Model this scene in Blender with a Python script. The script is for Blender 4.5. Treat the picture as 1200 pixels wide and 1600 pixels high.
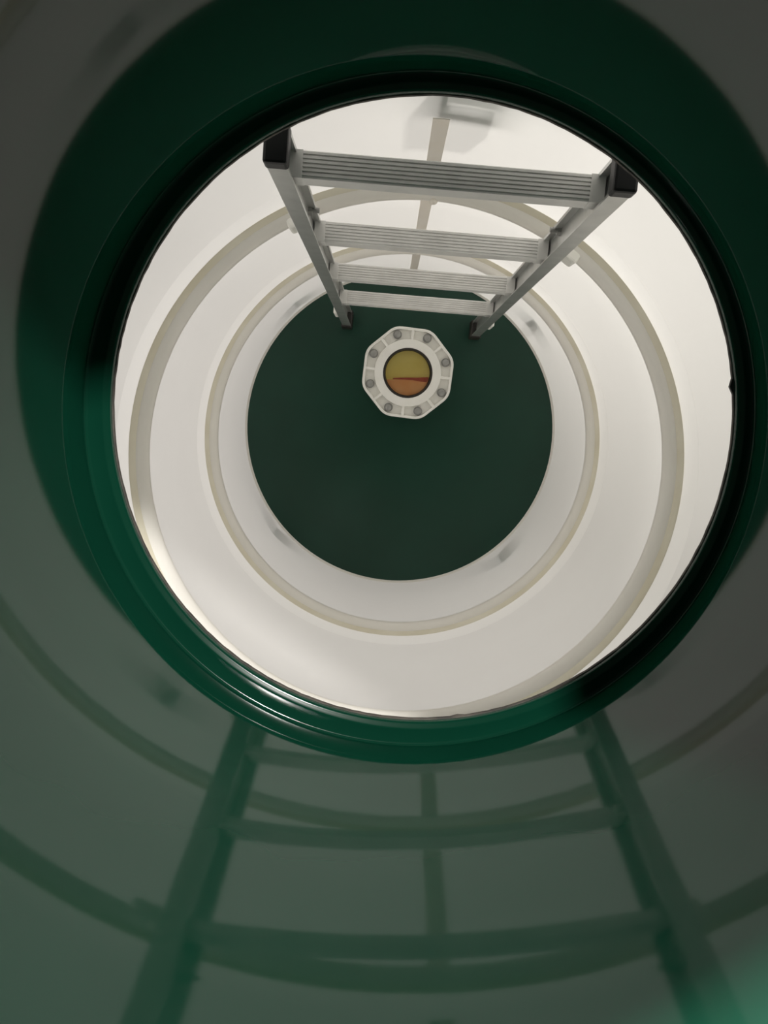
import bpy, bmesh, math, random
from mathutils import Vector, Matrix, Euler

for o in list(bpy.data.objects):
    bpy.data.objects.remove(o, do_unlink=True)
scene = bpy.context.scene
col = scene.collection
random.seed(7)
PI = math.pi

# ------------------------------------------------------------------ camera
cam_d = bpy.data.cameras.new('camera')
cam_d.sensor_fit = 'HORIZONTAL'
cam_d.sensor_width = 36.0
cam_d.lens = 36.0
cam_d.clip_start = 0.01
cam = bpy.data.objects.new('camera', cam_d)
cam.location = (-0.0193, 0.129, 2.1092)
cam.rotation_euler = (-0.1644, 0.011, 0.0)
col.objects.link(cam)
scene.camera = cam

# ------------------------------------------------------------------ world, lights, exposure
world = bpy.data.worlds.new('dim_workshop')
scene.world = world
world.use_nodes = True
bg = world.node_tree.nodes['Background']
bg.inputs['Color'].default_value = (1.0, 0.96, 0.9, 1)
bg.inputs['Strength'].default_value = 0.02

def area_lamp(name, loc, target, sx, sy, power, color):
    d = bpy.data.lights.new(name, 'AREA')
    d.shape = 'RECTANGLE'
    d.size = sx
    d.size_y = sy
    d.energy = power
    d.color = color
    o = bpy.data.objects.new(name, d)
    o.location = loc
    o.rotation_euler = (Vector(target) - Vector(loc)).to_track_quat('-Z', 'Y').to_euler()
    col.objects.link(o)
    return o

# unseen area lamps around the tank body, standing in for workshop light (light the translucent wall from outside)
area_lamp('outside_light_back', (0.6, 2.6, 1.15), (0, 0, 0.95), 3.2, 1.3, 70, (1.0, 0.975, 0.95))
area_lamp('outside_light_right', (2.6, 0.3, 1.15), (0, 0, 0.9), 2.6, 1.3, 38, (1.0, 0.975, 0.92))
area_lamp('outside_light_left', (-2.6, 0.3, 1.15), (0, 0, 0.9), 2.6, 1.3, 58, (1.0, 0.97, 0.96))
area_lamp('outside_light_front', (0, -2.6, 1.15), (0, 0, 0.9), 2.6, 1.3, 46, (1.0, 0.975, 0.95))
# ceiling lamp of the workshop, up and to the right behind the photographer
lamp_d = bpy.data.lights.new('ceiling_lamp', 'SPOT')
lamp_d.energy = 640
lamp_d.color = (1.0, 0.97, 0.93)
lamp_d.shadow_soft_size = 0.13
lamp_d.spot_size = math.radians(50)
lamp_d.spot_blend = 0.3
lamp = bpy.data.objects.new('ceiling_lamp', lamp_d)
LDIR = Vector((0.559 * 0.76, 0.829 * 0.76, 1.0))
MOUTH = Vector((0.009, 0.0885, 1.9))
lamp.location = MOUTH + LDIR * 2.8
lamp.rotation_euler = (-LDIR).to_track_quat('-Z', 'Y').to_euler()
col.objects.link(lamp)

# low unseen spot added to brighten one patch, reaching only a little way into the neck
added_spot_d = bpy.data.lights.new('added_neck_spot', 'SPOT')
added_spot_d.energy = 1500
added_spot_d.color = (1.0, 0.98, 0.96)
added_spot_d.shadow_soft_size = 0.15
added_spot_d.spot_size = math.radians(13)
added_spot_d.spot_blend = 0.4
added_spot = bpy.data.objects.new('added_neck_spot', added_spot_d)
added_spot.location = (-2.2, 2.35, 2.56)
added_spot.rotation_euler = (Vector((0.10, 0.0, 1.86)) - added_spot.location).to_track_quat('-Z', 'Y').to_euler()
col.objects.link(added_spot)

vs = scene.view_settings
vs.view_transform = 'Standard'
vs.look = 'None'
vs.gamma = 1.0
vs.exposure = 0.0
vs.use_curve_mapping = False

# ------------------------------------------------------------------ materials
def new_mat(name):
    m = bpy.data.materials.new(name)
    m.use_nodes = True
    nt = m.node_tree
    nt.nodes.clear()
    out = nt.nodes.new('ShaderNodeOutputMaterial')
    return m, nt, out

def noise_color(nt, c1, c2, scale, detail=3, lo=0.35, hi=0.65):
    tc = nt.nodes.new('ShaderNodeTexCoord')
    n = nt.nodes.new('ShaderNodeTexNoise')
    n.inputs['Scale'].default_value = scale
    n.inputs['Detail'].default_value = detail
    nt.links.new(tc.outputs['Object'], n.inputs['Vector'])
    r = nt.nodes.new('ShaderNodeValToRGB')
    r.color_ramp.elements[0].position = lo
    r.color_ramp.elements[1].position = hi
    r.color_ramp.elements[0].color = (*c1, 1)
    r.color_ramp.elements[1].color = (*c2, 1)
    nt.links.new(n.outputs['Fac'], r.inputs['Fac'])
    return r.outputs['Color'], n

def principled(name, c1, c2=None, rough=0.5, metal=0.0, scale=8.0, ior=1.5, bump=0.0, bscale=40.0,
               trans=0.0, coat=0.0, spec=0.5):
    m, nt, out = new_mat(name)
    b = nt.nodes.new('ShaderNodeBsdfPrincipled')
    cc, n = noise_color(nt, c1, c2 or c1, scale)
    nt.links.new(cc, b.inputs['Base Color'])
    b.inputs['Roughness'].default_value = rough
    b.inputs['Metallic'].default_value = metal
    b.inputs['IOR'].default_value = ior
    b.inputs['Transmission Weight'].default_value = trans
    b.inputs['Coat Weight'].default_value = coat
    b.inputs['Specular IOR Level'].default_value = spec
    if bump:
        tc = nt.nodes.new('ShaderNodeTexCoord')
        bn = nt.nodes.new('ShaderNodeTexNoise')
        bn.inputs['Scale'].default_value = bscale
        nt.links.new(tc.outputs['Object'], bn.inputs['Vector'])
        bp = nt.nodes.new('ShaderNodeBump')
        bp.inputs['Strength'].default_value = bump
        bp.inputs['Distance'].default_value = 0.002
        nt.links.new(bn.outputs['Fac'], bp.inputs['Height'])
        nt.links.new(bp.outputs['Normal'], b.inputs['Normal'])
    nt.links.new(b.outputs['BSDF'], out.inputs['Surface'])
    return m

def translucent_plastic(name, c1, c2, fac, tcol, rough=0.4, scale=3.0):
    """milky plastic sheet: reflects diffusely and lets outside light through"""
    m, nt, out = new_mat(name)
    b = nt.nodes.new('ShaderNodeBsdfPrincipled')
    cc, n = noise_color(nt, c1, c2, scale, 4)
    nt.links.new(cc, b.inputs['Base Color'])
    b.inputs['Roughness'].default_value = rough
    b.inputs['Specular IOR Level'].default_value = 0.3
    t = nt.nodes.new('ShaderNodeBsdfTranslucent')
    t.inputs['Color'].default_value = (*tcol, 1)
    mx = nt.nodes.new('ShaderNodeMixShader')
    mx.inputs['Fac'].default_value = fac
    nt.links.new(b.outputs['BSDF'], mx.inputs[1])
    nt.links.new(t.outputs['BSDF'], mx.inputs[2])
    nt.links.new(mx.outputs['Shader'], out.inputs['Surface'])
    return m

M = {}
M['tank_white'] = translucent_plastic('milky_white_plastic', (0.75, 0.735, 0.72), (0.80, 0.79, 0.775), 0.42, (0.90, 0.88, 0.835))
M['band_white'] = translucent_plastic('brightened_milky_plastic', (0.82, 0.805, 0.78), (0.86, 0.85, 0.825), 0.47, (0.95, 0.93, 0.885))  # wall plastic made brighter: light caught by the sloped band put into colour
M['green_lip'] = principled('green_gelcoat_lip', (0.0025, 0.040, 0.022), (0.004, 0.050, 0.028), 0.13, scale=3)
M['ring_cream'] = translucent_plastic('cream_weld_plastic', (0.86, 0.835, 0.77), (0.90, 0.875, 0.82), 0.04, (0.8, 0.76, 0.68), 0.35)
M['resin_yellow'] = principled('yellowed_resin', (0.74, 0.69, 0.54), (0.80, 0.76, 0.63), 0.4, scale=14)
M['seam_beige'] = translucent_plastic('beige_seam_tape', (0.94, 0.88, 0.79), (0.96, 0.91, 0.84), 0.05, (0.95, 0.9, 0.8), 0.55, 22)
M['green_gloss'] = principled('green_gelcoat', (0.0025, 0.040, 0.022), (0.004, 0.050, 0.028), 0.04, scale=3, bump=0.02, bscale=9)
M['green_floor'] = principled('green_floor_coat', (0.004, 0.036, 0.021), (0.006, 0.044, 0.027), 0.34, scale=5, bump=0.15, bscale=14, spec=0.35)
M['green_lug'] = principled('green_lug_plastic', (0.01, 0.08, 0.05), (0.012, 0.10, 0.06), 0.4)
M['cut_edge'] = principled('raw_cut_edge', (0.05, 0.045, 0.04), (0.11, 0.095, 0.08), 0.7, scale=60)
M['alu'] = principled('brushed_aluminium', (0.74, 0.735, 0.715), (0.82, 0.815, 0.795), 0.45, 0.40, scale=30)
M['alu_rail'] = principled('extruded_aluminium_rail', (0.56, 0.565, 0.55), (0.64, 0.645, 0.63), 0.36, 0.85, scale=30)
M['black'] = principled('black_plastic_cap', (0.003, 0.003, 0.004), (0.005, 0.005, 0.007), 0.5)
M['steel'] = principled('grey_steel_bolt', (0.30, 0.30, 0.285), (0.38, 0.38, 0.365), 0.5, 0.4, scale=90)
M['white_hard'] = principled('white_hard_plastic', (0.94, 0.93, 0.87), (0.96, 0.95, 0.90), 0.4, scale=25)
M['gasket'] = principled('black_rubber_gasket', (0.012, 0.010, 0.008), (0.02, 0.016, 0.012), 0.5)
M['olive'] = principled('amber_liquid', (0.90, 0.76, 0.22), (0.95, 0.82, 0.28), 0.5, scale=18)
M['rust'] = principled('orange_sediment', (0.92, 0.42, 0.17), (0.95, 0.50, 0.23), 0.6, scale=26)
M['red'] = principled('dark_red_residue', (0.42, 0.07, 0.05), (0.55, 0.13, 0.08), 0.6, scale=30)
M['concrete'] = principled('workshop_concrete', (0.22, 0.21, 0.20), (0.30, 0.29, 0.28), 0.8, scale=2, bump=0.2)

def glass_mat():
    m, nt, out = new_mat('clear_sight_glass')
    b = nt.nodes.new('ShaderNodeBsdfPrincipled')
    b.inputs['Base Color'].default_value = (0.98, 0.96, 0.90, 1)
    b.inputs['Roughness'].default_value = 0.02
    b.inputs['IOR'].default_value = 1.45
    b.inputs['Transmission Weight'].default_value = 1.0
    nt.links.new(b.outputs['BSDF'], out.inputs['Surface'])
    return m
M['glass'] = glass_mat()

# ------------------------------------------------------------------ helpers
def link(name, bm, mat, parent=None, smooth=False, angle=40):
    bmesh.ops.recalc_face_normals(bm, faces=bm.faces)
    me = bpy.data.meshes.new(name)
    bm.to_mesh(me)
    bm.free()
    me.materials.append(mat)
    if smooth:
        for p in me.polygons:
            p.use_smooth = True
        try:
            me.set_sharp_from_angle(angle=math.radians(angle))
        except Exception:
            pass
    o = bpy.data.objects.new(name, me)
    col.objects.link(o)
    if parent is not None:
        o.parent = parent
    return o

def empty(name, loc, rot=(0, 0, 0)):
    o = bpy.data.objects.new(name, None)
    o.location = loc
    o.rotation_euler = rot
    o.empty_display_size = 0.1
    col.objects.link(o)
    return o

def tag(o, label, cat, group=None):
    o['label'] = label
    o['category'] = cat
    if group:
        o['group'] = group

def lathe(bm, prof, n=160, c=(0, 0), closed=False):
    rings = []
    for (r, z) in prof:
        rings.append([bm.verts.new((c[0] + r * math.cos(2 * PI * i / n), c[1] + r * math.sin(2 * PI * i / n), z))
                      for i in range(n)])
    m = len(rings)
    for a in range(m if closed else m - 1):
        A, B = rings[a], rings[(a + 1) % m]
        for i in range(n):
            j = (i + 1) % n
            bm.faces.new((A[i], A[j], B[j], B[i]))
    return rings

def box(bm, x0, x1, y0, y1, z0, z1, bevel=0.0, seg=2):
    r = bmesh.ops.create_cube(bm, size=1.0)
    vs_ = r['verts']
    for v in vs_:
        v.co = Vector((x0 + (v.co.x + .5) * (x1 - x0), y0 + (v.co.y + .5) * (y1 - y0), z0 + (v.co.z + .5) * (z1 - z0)))
    if bevel:
        es = list({e for v in vs_ for e in v.link_edges})
        bmesh.ops.bevel(bm, geom=es, offset=bevel, segments=seg, profile=0.5, affect='EDGES')

def prism(bm, pts, z0, z1):
    """extrude a closed 2D outline"""
    a = [bm.verts.new((p[0], p[1], z0)) for p in pts]
    b = [bm.verts.new((p[0], p[1], z1)) for p in pts]
    bm.faces.new(a[::-1])
    bm.faces.new(b)
    n = len(pts)
    for i in range(n):
        j = (i + 1) % n
        bm.faces.new((a[i], a[j], b[j], b[i]))

def disc(bm, r, z, n=64, c=(0, 0)):
    vsn = [bm.verts.new((c[0] + r * math.cos(2 * PI * i / n), c[1] + r * math.sin(2 * PI * i / n), z)) for i in range(n)]
    bm.faces.new(vsn)

# ------------------------------------------------------------------ measures
R = 0.4229            # tank wall radius
Z1, Z2 = 0.9309, 0.4562   # the two stiffening rings
HX, HY = 0.009, 0.0885    # manhole centre
HZ = 1.3644           # underside of the manhole lip
HA = 0.2977           # free opening
NA = 0.318            # neck inside radius
NX, NY = 0.0048, 0.0845   # neck centre at its foot
NTX, NTY = -0.005, 0.003  # the neck leans a touch
ZM = 1.90             # neck mouth
ZT = 1.385            # tank top

# ------------------------------------------------------------------ setting: workshop floor
bm = bmesh.new()
box(bm, -4, 4, -4, 4, -0.16, -0.06)
fl = link('floor', bm, M['concrete'])
fl['kind'] = 'structure'

# ------------------------------------------------------------------ tank
tank = empty('storage_tank', (0, 0, -0.06))
tag(tank, 'round white plastic tank with glossy green manhole neck and dark green bottom', 'tank')
TZ = 0.06

def tpart(name, bm, mat, parent=tank, smooth=True, angle=40):
    for v in bm.verts:
        v.co.z += TZ if parent is tank else 0
    return link(name, bm, mat, parent, smooth, angle)

def under_ring(z):
    return [(R - 0.0065, z + 0.012), (R - 0.0065, z - 0.012), (R, z - 0.021)]
# the wall is welded from three courses
for prof in ([(R, ZT), (R, 1.2), (R, 1.1), (R, Z1 + 0.070)],
             under_ring(Z1) + [(R, 0.75), (R, 0.62), (R, Z2 + 0.070)],
             under_ring(Z2) + [(R, 0.3), (R, 0.15), (R, 0.012), (R, -0.002)]):
    bm = bmesh.new()
    lathe(bm, prof, 192)
    tpart('wall_course', bm, M['tank_white'], angle=60)
# bevelled band leading in to each stiffening ring
for z in (Z1, Z2):
    bm = bmesh.new()
    lathe(bm, [(R, z + 0.070), (R - 0.0010, z + 0.0665), (R - 0.0060, z + 0.030), (R - 0.0065, z + 0.012)], 192)
    tpart('weld_band', bm, M['band_white'], angle=30)

# bottom plate with a slight cove against the wall
bm = bmesh.new()
rs = lathe(bm, [(R + 0.012, 0.0), (R, 0.0), (R - 0.02, 0.0), (0.3, 0.0), (0.15, 0.0), (0.02, 0.0)], 128)
bm.faces.new(rs[-1])
rs2 = lathe(bm, [(R + 0.012, -0.06), (0.02, -0.06)], 128)
bm.faces.new(rs2[-1])
for i in range(128):
    j = (i + 1) % 128
    bm.faces.new((rs[0][i], rs[0][j], rs2[0][j], rs2[0][i]))
tpart('tank_bottom', bm, M['green_floor'], angle=30)['label'] = 'dark green tank bottom'

# pale weld bead where wall meets bottom
bm = bmesh.new()
lathe(bm, [(R - 0.001, 0.007), (R - 0.004, 0.0045), (R - 0.006, 0.0005), (R - 0.001, 0.0005)], 128, closed=True)
tpart('weld_bead', bm, M['ring_cream'])

def half_round(rc, zc, a, b, n=14):
    return [(rc - a * math.cos(t), zc + b * math.sin(t)) for t in [PI * (-0.62 + 1.24 * i / n) for i in range(n + 1)]]
for z in (Z1, Z2):
    bm = bmesh.new()
    lathe(bm, half_round(R - 0.0080, z, 0.0200, 0.0200), 192, closed=True)
    rg = tpart('stiffening_ring', bm, M['ring_cream'], angle=70)
    # yellowish resin fillet lying on top of the bead against the wall
    bm = bmesh.new()
    lathe(bm, [(R - 0.0050, z + 0.0300), (R - 0.0082, z + 0.0275), (R - 0.0110, z + 0.0230), (R - 0.0128, z + 0.0205),
               (R - 0.0140, z + 0.0180), (R - 0.0050, z + 0.015)], 192, closed=True)
    for v in bm.verts:
        v.co.z += TZ
    link('resin_fillet', bm, M['resin_yellow'], rg, True, 60)

# vertical seam strip on the wall under the manhole's far side
def wall_strip(bm, phi, w, z0, z1, dr, n=6, t=0.001):
    for k in range(n):
        a0 = phi - w / 2 / R + w / R * k / n
        a1 = phi - w / 2 / R + w / R * (k + 1) / n
        q = []
        for rr in (R - dr, R - dr + t):
            for (a, z) in ((a0, z0), (a1, z0), (a1, z1), (a0, z1)):
                q.append(bm.verts.new((rr * math.cos(a), rr * math.sin(a), z)))
        for f in ((0, 1, 2, 3), (7, 6, 5, 4), (0, 4, 5, 1), (3, 2, 6, 7), (0, 3, 7, 4), (1, 5, 6, 2)):
            bm.faces.new([q[i] for i in f])
PHI = math.radians(85.3)
for (z0, z1) in ((Z1 + 0.080, 1.195), (Z2 + 0.080, Z1 - 0.024), (0.012, Z2 - 0.024)):
    bm = bmesh.new()
    wall_strip(bm, PHI, 0.019, z0, z1, 0.0016)
    tpart('seam_strip', bm, M['seam_beige'])['label'] = 'beige vertical seam strip'
# drip of resin under the upper ring
bm = bmesh.new()
bmesh.ops.create_uvsphere(bm, u_segments=12, v_segments=8, radius=1.0)
for v in bm.verts:
    v.co = Vector((v.co.x * 0.0065, v.co.y * 0.006, v.co.z * 0.012))
    a = math.radians(84.2)
    v.co = Matrix.Rotation(a - PI / 2, 3, 'Z') @ v.co + Vector(((R - 0.0265) * math.cos(a), (R - 0.0265) * math.sin(a), Z1 - 0.004))
tpart('resin_drip', bm, M['seam_beige'])

# anchor lugs outside the foot of the wall, seen as soft shadows through the plastic
for (deg, z0, z1) in ((128.5, 0.045, 0.135), (40.8, 0.125, 0.235), (-141.5, 0.045, 0.125), (-50.3, 0.07, 0.16)):
    a = math.radians(deg)
    bm = bmesh.new()
    box(bm, -0.012, 0.012, 0.008, 0.05, z0, z1, 0.003)
    bmesh.ops.transform(bm, matrix=Matrix.Translation(Vector((R * math.cos(a), R * math.sin(a), 0))) @ Matrix.Rotation(a - PI / 2, 4, 'Z'), verts=bm.verts)
    tpart('anchor_lug', bm, M['green_lug'], smooth=False)
# lifting bracket outside near the top of the seam: upright, top arm and lower arm round a gap
a = math.radians(81.5)
bm = bmesh.new()
T = Matrix.Translation(Vector((R * math.cos(a), R * math.sin(a), 0))) @ Matrix.Rotation(a - PI / 2, 4, 'Z')
box(bm, -0.034, -0.020, 0.008, 0.05, 1.195, 1.30)
box(bm, -0.020, 0.034, 0.018, 0.05, 1.190, 1.212)
box(bm, -0.020, 0.034, 0.018, 0.05, 1.240, 1.275)
box(bm, 0.026, 0.038, 0.018, 0.05, 1.190, 1.275)
bmesh.ops.transform(bm, matrix=T, verts=bm.verts)
tpart('lifting_bracket', bm, M['green_lug'], smooth=False)

# tank top with its off-centre manhole
bm = bmesh.new()
n = 160
A = [bm.verts.new(((R + 0.012) * math.cos(2 * PI * i / n), (R + 0.012) * math.sin(2 * PI * i / n), ZT)) for i in range(n)]
B = [bm.verts.new((NX + (NA + 0.004) * math.cos(2 * PI * i / n), NY + (NA + 0.004) * math.sin(2 * PI * i / n), ZT)) for i in range(n)]
A2 = [bm.verts.new((v.co.x, v.co.y, ZT + 0.012)) for v in A]
B2 = [bm.verts.new((v.co.x, v.co.y, ZT + 0.012)) for v in B]
for i in range(n):
    j = (i + 1) % n
    bm.faces.new((A[i], A[j], B[j], B[i]))
    bm.faces.new((A2[i], B2[i], B2[j], A2[j]))
    bm.faces.new((A[i], A2[i], A2[j], A[j]))
tpart('tank_top', bm, M['green_gloss'], smooth=False)

# manhole neck: a thick-walled glossy tube with a flange at the mouth
bm = bmesh.new()
prof = [(NA, HZ + 0.014)]
for k in range(1, 12):
    prof.append((NA, HZ + 0.014 + (ZM - HZ - 0.020) * k / 12))
prof += [(NA, ZM - 0.006), (NA + 0.002, ZM - 0.0015), (NA + 0.006, ZM), (NA + 0.07, ZM), (NA + 0.07, ZM - 0.018), (NA + 0.012, ZM - 0.018), (NA + 0.010, HZ + 0.014)]
lathe(bm, prof, 192, (NX, NY), closed=True)
for v in bm.verts:
    v.co.x += NTX * (v.co.z - HZ)
    v.co.y += NTY * (v.co.z - HZ)
neck = tpart('manhole_neck', bm, M['green_gloss'], angle=50)
neck['label'] = 'glossy green manhole neck'
# lip: tight corner, inward shelf with one low bead, then the rounded edge of the opening
bm = bmesh.new()
sec = [(NX, NY, NA + 0.010, 0.0145), (NX, NY, NA, 0.0145)]
for k in range(1, 7):
    t = PI / 2 * k / 6
    sec.append((NX, NY, NA - 0.0035 * (1 - math.cos(t)), 0.0143 - 0.0035 * math.sin(t)))
sec += [(HX, HY, HA + 0.0088, 0.0106), (HX, HY, HA + 0.0076, 0.0109), (HX, HY, HA + 0.0064, 0.0105), (HX, HY, HA + 0.0050, 0.0096),
        (HX, HY, HA + 0.0030, 0.0088), (HX, HY, HA + 0.0014, 0.0078), (HX, HY, HA + 0.0006, 0.0062), (HX, HY, HA + 0.0006, 0.0), (NX, NY, NA + 0.010, 0.0)]
rows = []
nn = 192
for (cx_, cy_, rr, zz) in sec:
    rows.append([bm.verts.new((cx_ + rr * math.cos(2 * PI * i / nn), cy_ + rr * math.sin(2 * PI * i / nn), HZ + zz + TZ)) for i in range(nn)])
for k in range(len(rows)):
    p, q = rows[k], rows[(k + 1) % len(rows)]
    for i in range(nn):
        j = (i + 1) % nn
        bm.faces.new((p[i], p[j], q[j], q[i]))
lip = link('neck_lip', bm, M['green_lip'], neck, True, 60)
# raw sawn edge of the opening, a little ragged
bm = bmesh.new()
nn = 240
prev = None
rows = []
for i in range(nn):
    a = 2 * PI * i / nn
    j1 = random.uniform(-0.0003, 0.0003)
    if i == 5:
        j1 = -0.0030    # burr left by the saw
    if i == 185:
        j1 = -0.0014
    j2 = random.uniform(-0.0003, 0.0003)
    rows.append([bm.verts.new((HX + rr * math.cos(a), HY + rr * math.sin(a), zz + TZ)) for rr, zz in
                 ((HA + 0.0008, HZ + 0.0036), (HA - 0.0004 + j1, HZ + 0.0030 + j2), (HA - 0.0004 + j1, HZ - 0.0006), (HA + 0.0008, HZ - 0.0006))])
for i in range(nn):
    p, q = rows[i], rows[(i + 1) % nn]
    for k in range(4):
        bm.faces.new((p[k], q[k], q[(k + 1) % 4], p[(k + 1) % 4]))
link('sawn_edge', bm, M['cut_edge'], neck, False)

# ladder rest pads clamped to the upper ring
for (deg, w) in ((113.6, 0.030), (53.0, 0.030)):
    a = math.radians(deg)
    bm = bmesh.new()
    box(bm, -w / 2, w / 2, -0.034, -0.008, Z1 - 0.026, Z1 + 0.016, 0.004)
    bmesh.ops.transform(bm, matrix=Matrix.Translation(Vector((R * math.cos(a), R * math.sin(a), 0))) @ Matrix.Rotation(a - PI / 2, 4, 'Z'), verts=bm.verts)
    tpart('rest_pad', bm, M['white_hard'], smooth=False)

# ------------------------------------------------------------------ ladder
W2 = 0.3078 / 2
TR = 0.021          # rail width
YF, YB = -0.021, 0.015
LK = 1.03
LS0 = -0.158
LS1 = 1.180
lad_rot = Euler((-0.0467, 0.0015, -0.0808))
L0 = cam.location + LK * (Vector((0.0294, 0.2863, 0.1612)) - cam.location)
LS0 = -(L0.z - 0.0005) / LK / lad_rot.to_matrix()[2][2]
foot_world = L0 + lad_rot.to_matrix() @ Vector((0, 0, LS0 * LK))
lad = empty('ladder', foot_world, lad_rot)
lad.scale = (LK, LK, LK)
tag(lad, 'grey aluminium ladder with ribbed rungs and black end caps standing in the tank', 'ladder')

def S(s):
    return s - LS0

def rail_outline(side):
    """C-channel, open towards the rungs"""
    xi, xo = W2, W2 + TR
    th = 0.0025
    pts = [(xi, YF), (xo - 0.001, YF), (xo, YF + 0.001), (xo, YB - 0.001), (xo - 0.001, YB), (xi, YB), (xi, YB - 0.004), (xi + 0.002, YB - 0.004),
           (xi + 0.003, YB - th), (xo - 0.011, YB - th), (xo - 0.011, YF + th), (xi, YF + th)]
    pts = [(side * x, y) for x, y in pts]
    return pts if side > 0 else pts[::-1]

for side in (-1, 1):
    bm = bmesh.new()
    prism(bm, rail_outline(side), S(LS0 + 0.035), S(LS1))
    rail = link('rail', bm, M['alu_rail'], lad)
    # rubber foot
    bm = bmesh.new()
    x0, x1 = sorted((side * (W2 - 0.003), side * (W2 + TR + 0.003)))
    box(bm, x0, x1, YF - 0.004, YB + 0.004, 0.0012, S(LS0 + 0.055), 0.003)
    ft = link('rubber_foot', bm, M['gasket'], rail)
    # black end cap: a closed shell over the rail end
    bm = bmesh.new()
    x0, x1 = sorted((side * (W2 - 0.0012), side * (W2 + TR + 0.0012)))
    box(bm, x0, x1, YF - 0.0012, YB + 0.0012, S(LS1 - 0.010), S(LS1 + 0.010), 0.003)
    cap = link('end_cap', bm, M['black'], rail)
    cap['label'] = 'black plastic end cap'
    # bolt with nut through the web between the two top rungs
    bm = bmesh.new()
    sB = 0.905
    r = bmesh.ops.create_cone(bm, cap_ends=True, segments=10, radius1=0.0035, radius2=0.0035, depth=0.016)
    bmesh.ops.transform(bm, matrix=Matrix.Translation((side * (W2 + 0.004), 0.011, S(sB))) @ Matrix.Rotation(PI / 2, 4, 'Y'), verts=r['verts'])
    r = bmesh.ops.create_cone(bm, cap_ends=True, segments=6, radius1=0.007, radius2=0.007, depth=0.005)
    bmesh.ops.transform(bm, matrix=Matrix.Translation((side * (W2 + 0.0075), 0.011, S(sB))) @ Matrix.Rotation(PI / 2, 4, 'Y'), verts=r['verts'])
    link('bolt', bm, M['steel'], rail)
    # white plastic clip low on the outer face
    bm = bmesh.new()
    x0, x1 = sorted((side * (W2 + TR), side * (W2 + TR + 0.009)))
    box(bm, x0, x1, YF + 0.002, YF + 0.022, S(0.085), S(0.150), 0.003)
    link('side_clip', bm, M['white_hard'], rail)

def make_rung(s):
    hb, hh = 0.0135, 0.0125
    # ribbed profile in the (y, s) plane extruded along x
    pts = [(-hb, -hh), (hb, -hh), (hb, hh - 0.001)]
    ribs = 6
    wv = (2 * hb - 0.002) / ribs
    y = hb - 0.001
    for k in range(ribs):
        pts += [(y, hh), (y - wv * 0.55, hh), (y - wv * 0.62, hh - 0.0016), (y - wv * 0.93, hh - 0.0016)]
        y -= wv
    pts += [(-hb, hh - 0.0016)]
    bm = bmesh.new()
    X = W2 + 0.006
    a = [bm.verts.new((-X, p[0], p[1] + S(s))) for p in pts]
    b = [bm.verts.new((X, p[0], p[1] + S(s))) for p in pts]
    bm.faces.new(a)
    bm.faces.new(b[::-1])
    m = len(pts)
    for i in range(m):
        j = (i + 1) % m
        bm.faces.new((a[i], a[j], b[j], b[i]))
    rung = link('rung', bm, M['alu'], lad)
    for side in (-1, 1):
        bm = bmesh.new()
        x0, x1 = sorted((side * (W2 - 0.007), side * (W2 + 0.008)))
        box(bm, x0, x1, -hb - 0.0006, hb + 0.0006, S(s) - hh - 0.0006, S(s) + hh + 0.0006, 0.0005)
        link('rung_collar', bm, M['alu'], rung)
for i in range(4):
    make_rung(0.27 + 0.28 * i)

# ------------------------------------------------------------------ sight glass flange on the tank bottom
fx, fy = 0.0208, 0.159
fl_o = empty('sight_glass_flange', (fx, fy, 0.0004), (0, 0, math.radians(15.3)))
tag(fl_o, 'white octagonal bolted flange with amber round sight glass on the green bottom', 'flange')

def rounded_octagon(rc, rad, seg=5):
    pts = []
    for k in range(8):
        a = 2 * PI * k / 8
        d = rad / math.cos(PI / 8)
        cx, cy = (rc - d) * math.cos(a), (rc - d) * math.sin(a)
        for i in range(seg + 1):
            t = a - PI / 8 + (PI / 4) * i / seg
            pts.append((cx + rad * math.cos(t), cy + rad * math.sin(t)))
    return pts

def ring_from_outlines(bm, levels):
    """levels: list of (outline pts, z); all outlines have the same count; closed loop in section"""
    rows = [[bm.verts.new((p[0], p[1], z)) for p in pts] for pts, z in levels]
    m = len(rows)
    n_ = len(rows[0])
    for a_ in range(m):
        A_, B_ = rows[a_], rows[(a_ + 1) % m]
        for i in range(n_):
            j = (i + 1) % n_
            bm.faces.new((A_[i], A_[j], B_[j], B_[i]))

def circ_like(rr, seg=5):
    pts = []
    for k in range(8):
        a = 2 * PI * k / 8
        for i in range(seg + 1):
            t = a - PI / 8 * 0.999 + (PI / 4) * 0.999 * i / seg
            t = a + (-PI / 8 + (PI / 4) * (i + 0.5) / (seg + 1))
            pts.append((rr * math.cos(t), rr * math.sin(t)))
    return pts
FO = 0.1275
lv = [(rounded_octagon(FO, 0.046), 0.0), (rounded_octagon(FO, 0.046), 0.0425), (rounded_octagon(FO - 0.002, 0.045), 0.0445),
      (rounded_octagon(FO - 0.007, 0.042), 0.0445), (rounded_octagon(FO - 0.0085, 0.041), 0.031),
      (circ_like(0.0895), 0.031), (circ_like(0.0880), 0.0445), (circ_like(0.0670), 0.0445), (circ_like(0.0655), 0.0430), (circ_like(0.0655), 0.0)]
bm = bmesh.new()
ring_from_outlines(bm, lv)
body = link('flange_body', bm, M['white_hard'], fl_o, True, 35)
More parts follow.
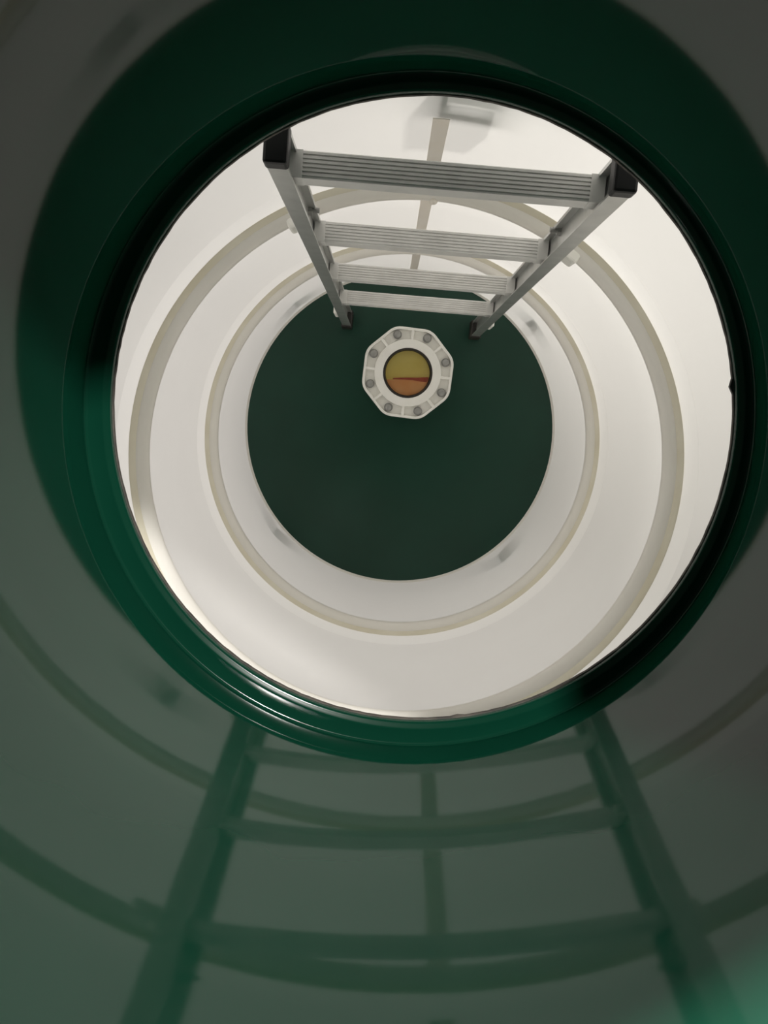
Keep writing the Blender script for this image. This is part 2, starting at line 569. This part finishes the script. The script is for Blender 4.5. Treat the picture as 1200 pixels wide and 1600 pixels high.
for k in range(8):
    a = 2 * PI * k / 8
    # rib half-way between two bolts
    bm = bmesh.new()
    box(bm, 0.086, 0.113, -0.0036, 0.0036, 0.024, 0.0430, 0.0008, 1)
    bmesh.ops.rotate(bm, cent=(0, 0, 0), matrix=Matrix.Rotation(a + PI / 8, 3, 'Z'), verts=bm.verts)
    link('rib', bm, M['white_hard'], body)
    # bolt with washer and domed head
    bm = bmesh.new()
    lathe_prof = [(0.0115, 0.025), (0.0115, 0.0370), (0.0092, 0.0372), (0.0092, 0.0440), (0.0080, 0.0465), (0.0045, 0.0478), (0.0008, 0.0482)]
    c_ = (0.1035 * math.cos(a), 0.1035 * math.sin(a))
    rr = lathe(bm, lathe_prof, 20, c_)
    bm.faces.new(rr[-1])
    link('bolt', bm, M['steel'], fl_o, True, 40)
# rubber gasket, glass pane and what lies behind it
bm = bmesh.new()
lathe(bm, [(0.0656, 0.030), (0.0656, 0.0425), (0.0608, 0.0425), (0.0585, 0.030)], 64, closed=True)
link('gasket', bm, M['gasket'], fl_o, True, 30)
bm = bmesh.new()
prs = [(0.0610 * math.cos(2 * PI * i / 64), 0.0610 * math.sin(2 * PI * i / 64)) for i in range(64)]
prism(bm, prs, 0.0335, 0.0385)
link('glass_pane', bm, M['glass'], fl_o)['label'] = 'clear round glass pane over amber liquid'
rz = -math.radians(15.3)
Rm = Matrix.Rotation(rz, 3, 'Z')
bm = bmesh.new()
rs = lathe(bm, [(0.0640, 0.0328), (0.0625, 0.026), (0.056, 0.0235), (0.03, 0.0225), (0.01, 0.022)], 64)
bm.faces.new(rs[-1])
link('amber_liquid', bm, M['olive'], fl_o, True, 50)
def segment_pts(r, y0, n_=28, wob=0.0):
    t0 = math.asin(max(-1, y0 / r))
    pts = []
    a0, a1 = PI - t0, 2 * PI + t0
    for i in range(n_ + 1):
        t = a0 + (a1 - a0) * i / n_
        pts.append((r * math.cos(t), r * math.sin(t)))
    xr, xl = pts[-1][0], pts[0][0]
    for i in range(1, 12):
        x_ = xr + (xl - xr) * i / 12
        pts.append((x_, y0 + wob * math.sin(i * 1.7)))
    return pts
bm = bmesh.new()
prism(bm, segment_pts(0.0605, -0.0165, 28, 0.0006), 0.0215, 0.0290)
bmesh.ops.rotate(bm, cent=(0, 0, 0), matrix=Rm, verts=bm.verts)
link('orange_sediment', bm, M['rust'], fl_o)
bm = bmesh.new()
pts = [(-0.040, -0.0150), (-0.015, -0.0165), (0.012, -0.0180), (0.036, -0.0225), (0.050, -0.0235), (0.0555, -0.0165),
       (0.055, -0.0105), (0.025, -0.0120), (0.0, -0.0118), (-0.020, -0.0122), (-0.038, -0.0125)]
prism(bm, pts, 0.0222, 0.0305)
bmesh.ops.rotate(bm, cent=(0, 0, 0), matrix=Rm, verts=bm.verts)
link('red_residue', bm, M['red'], fl_o)
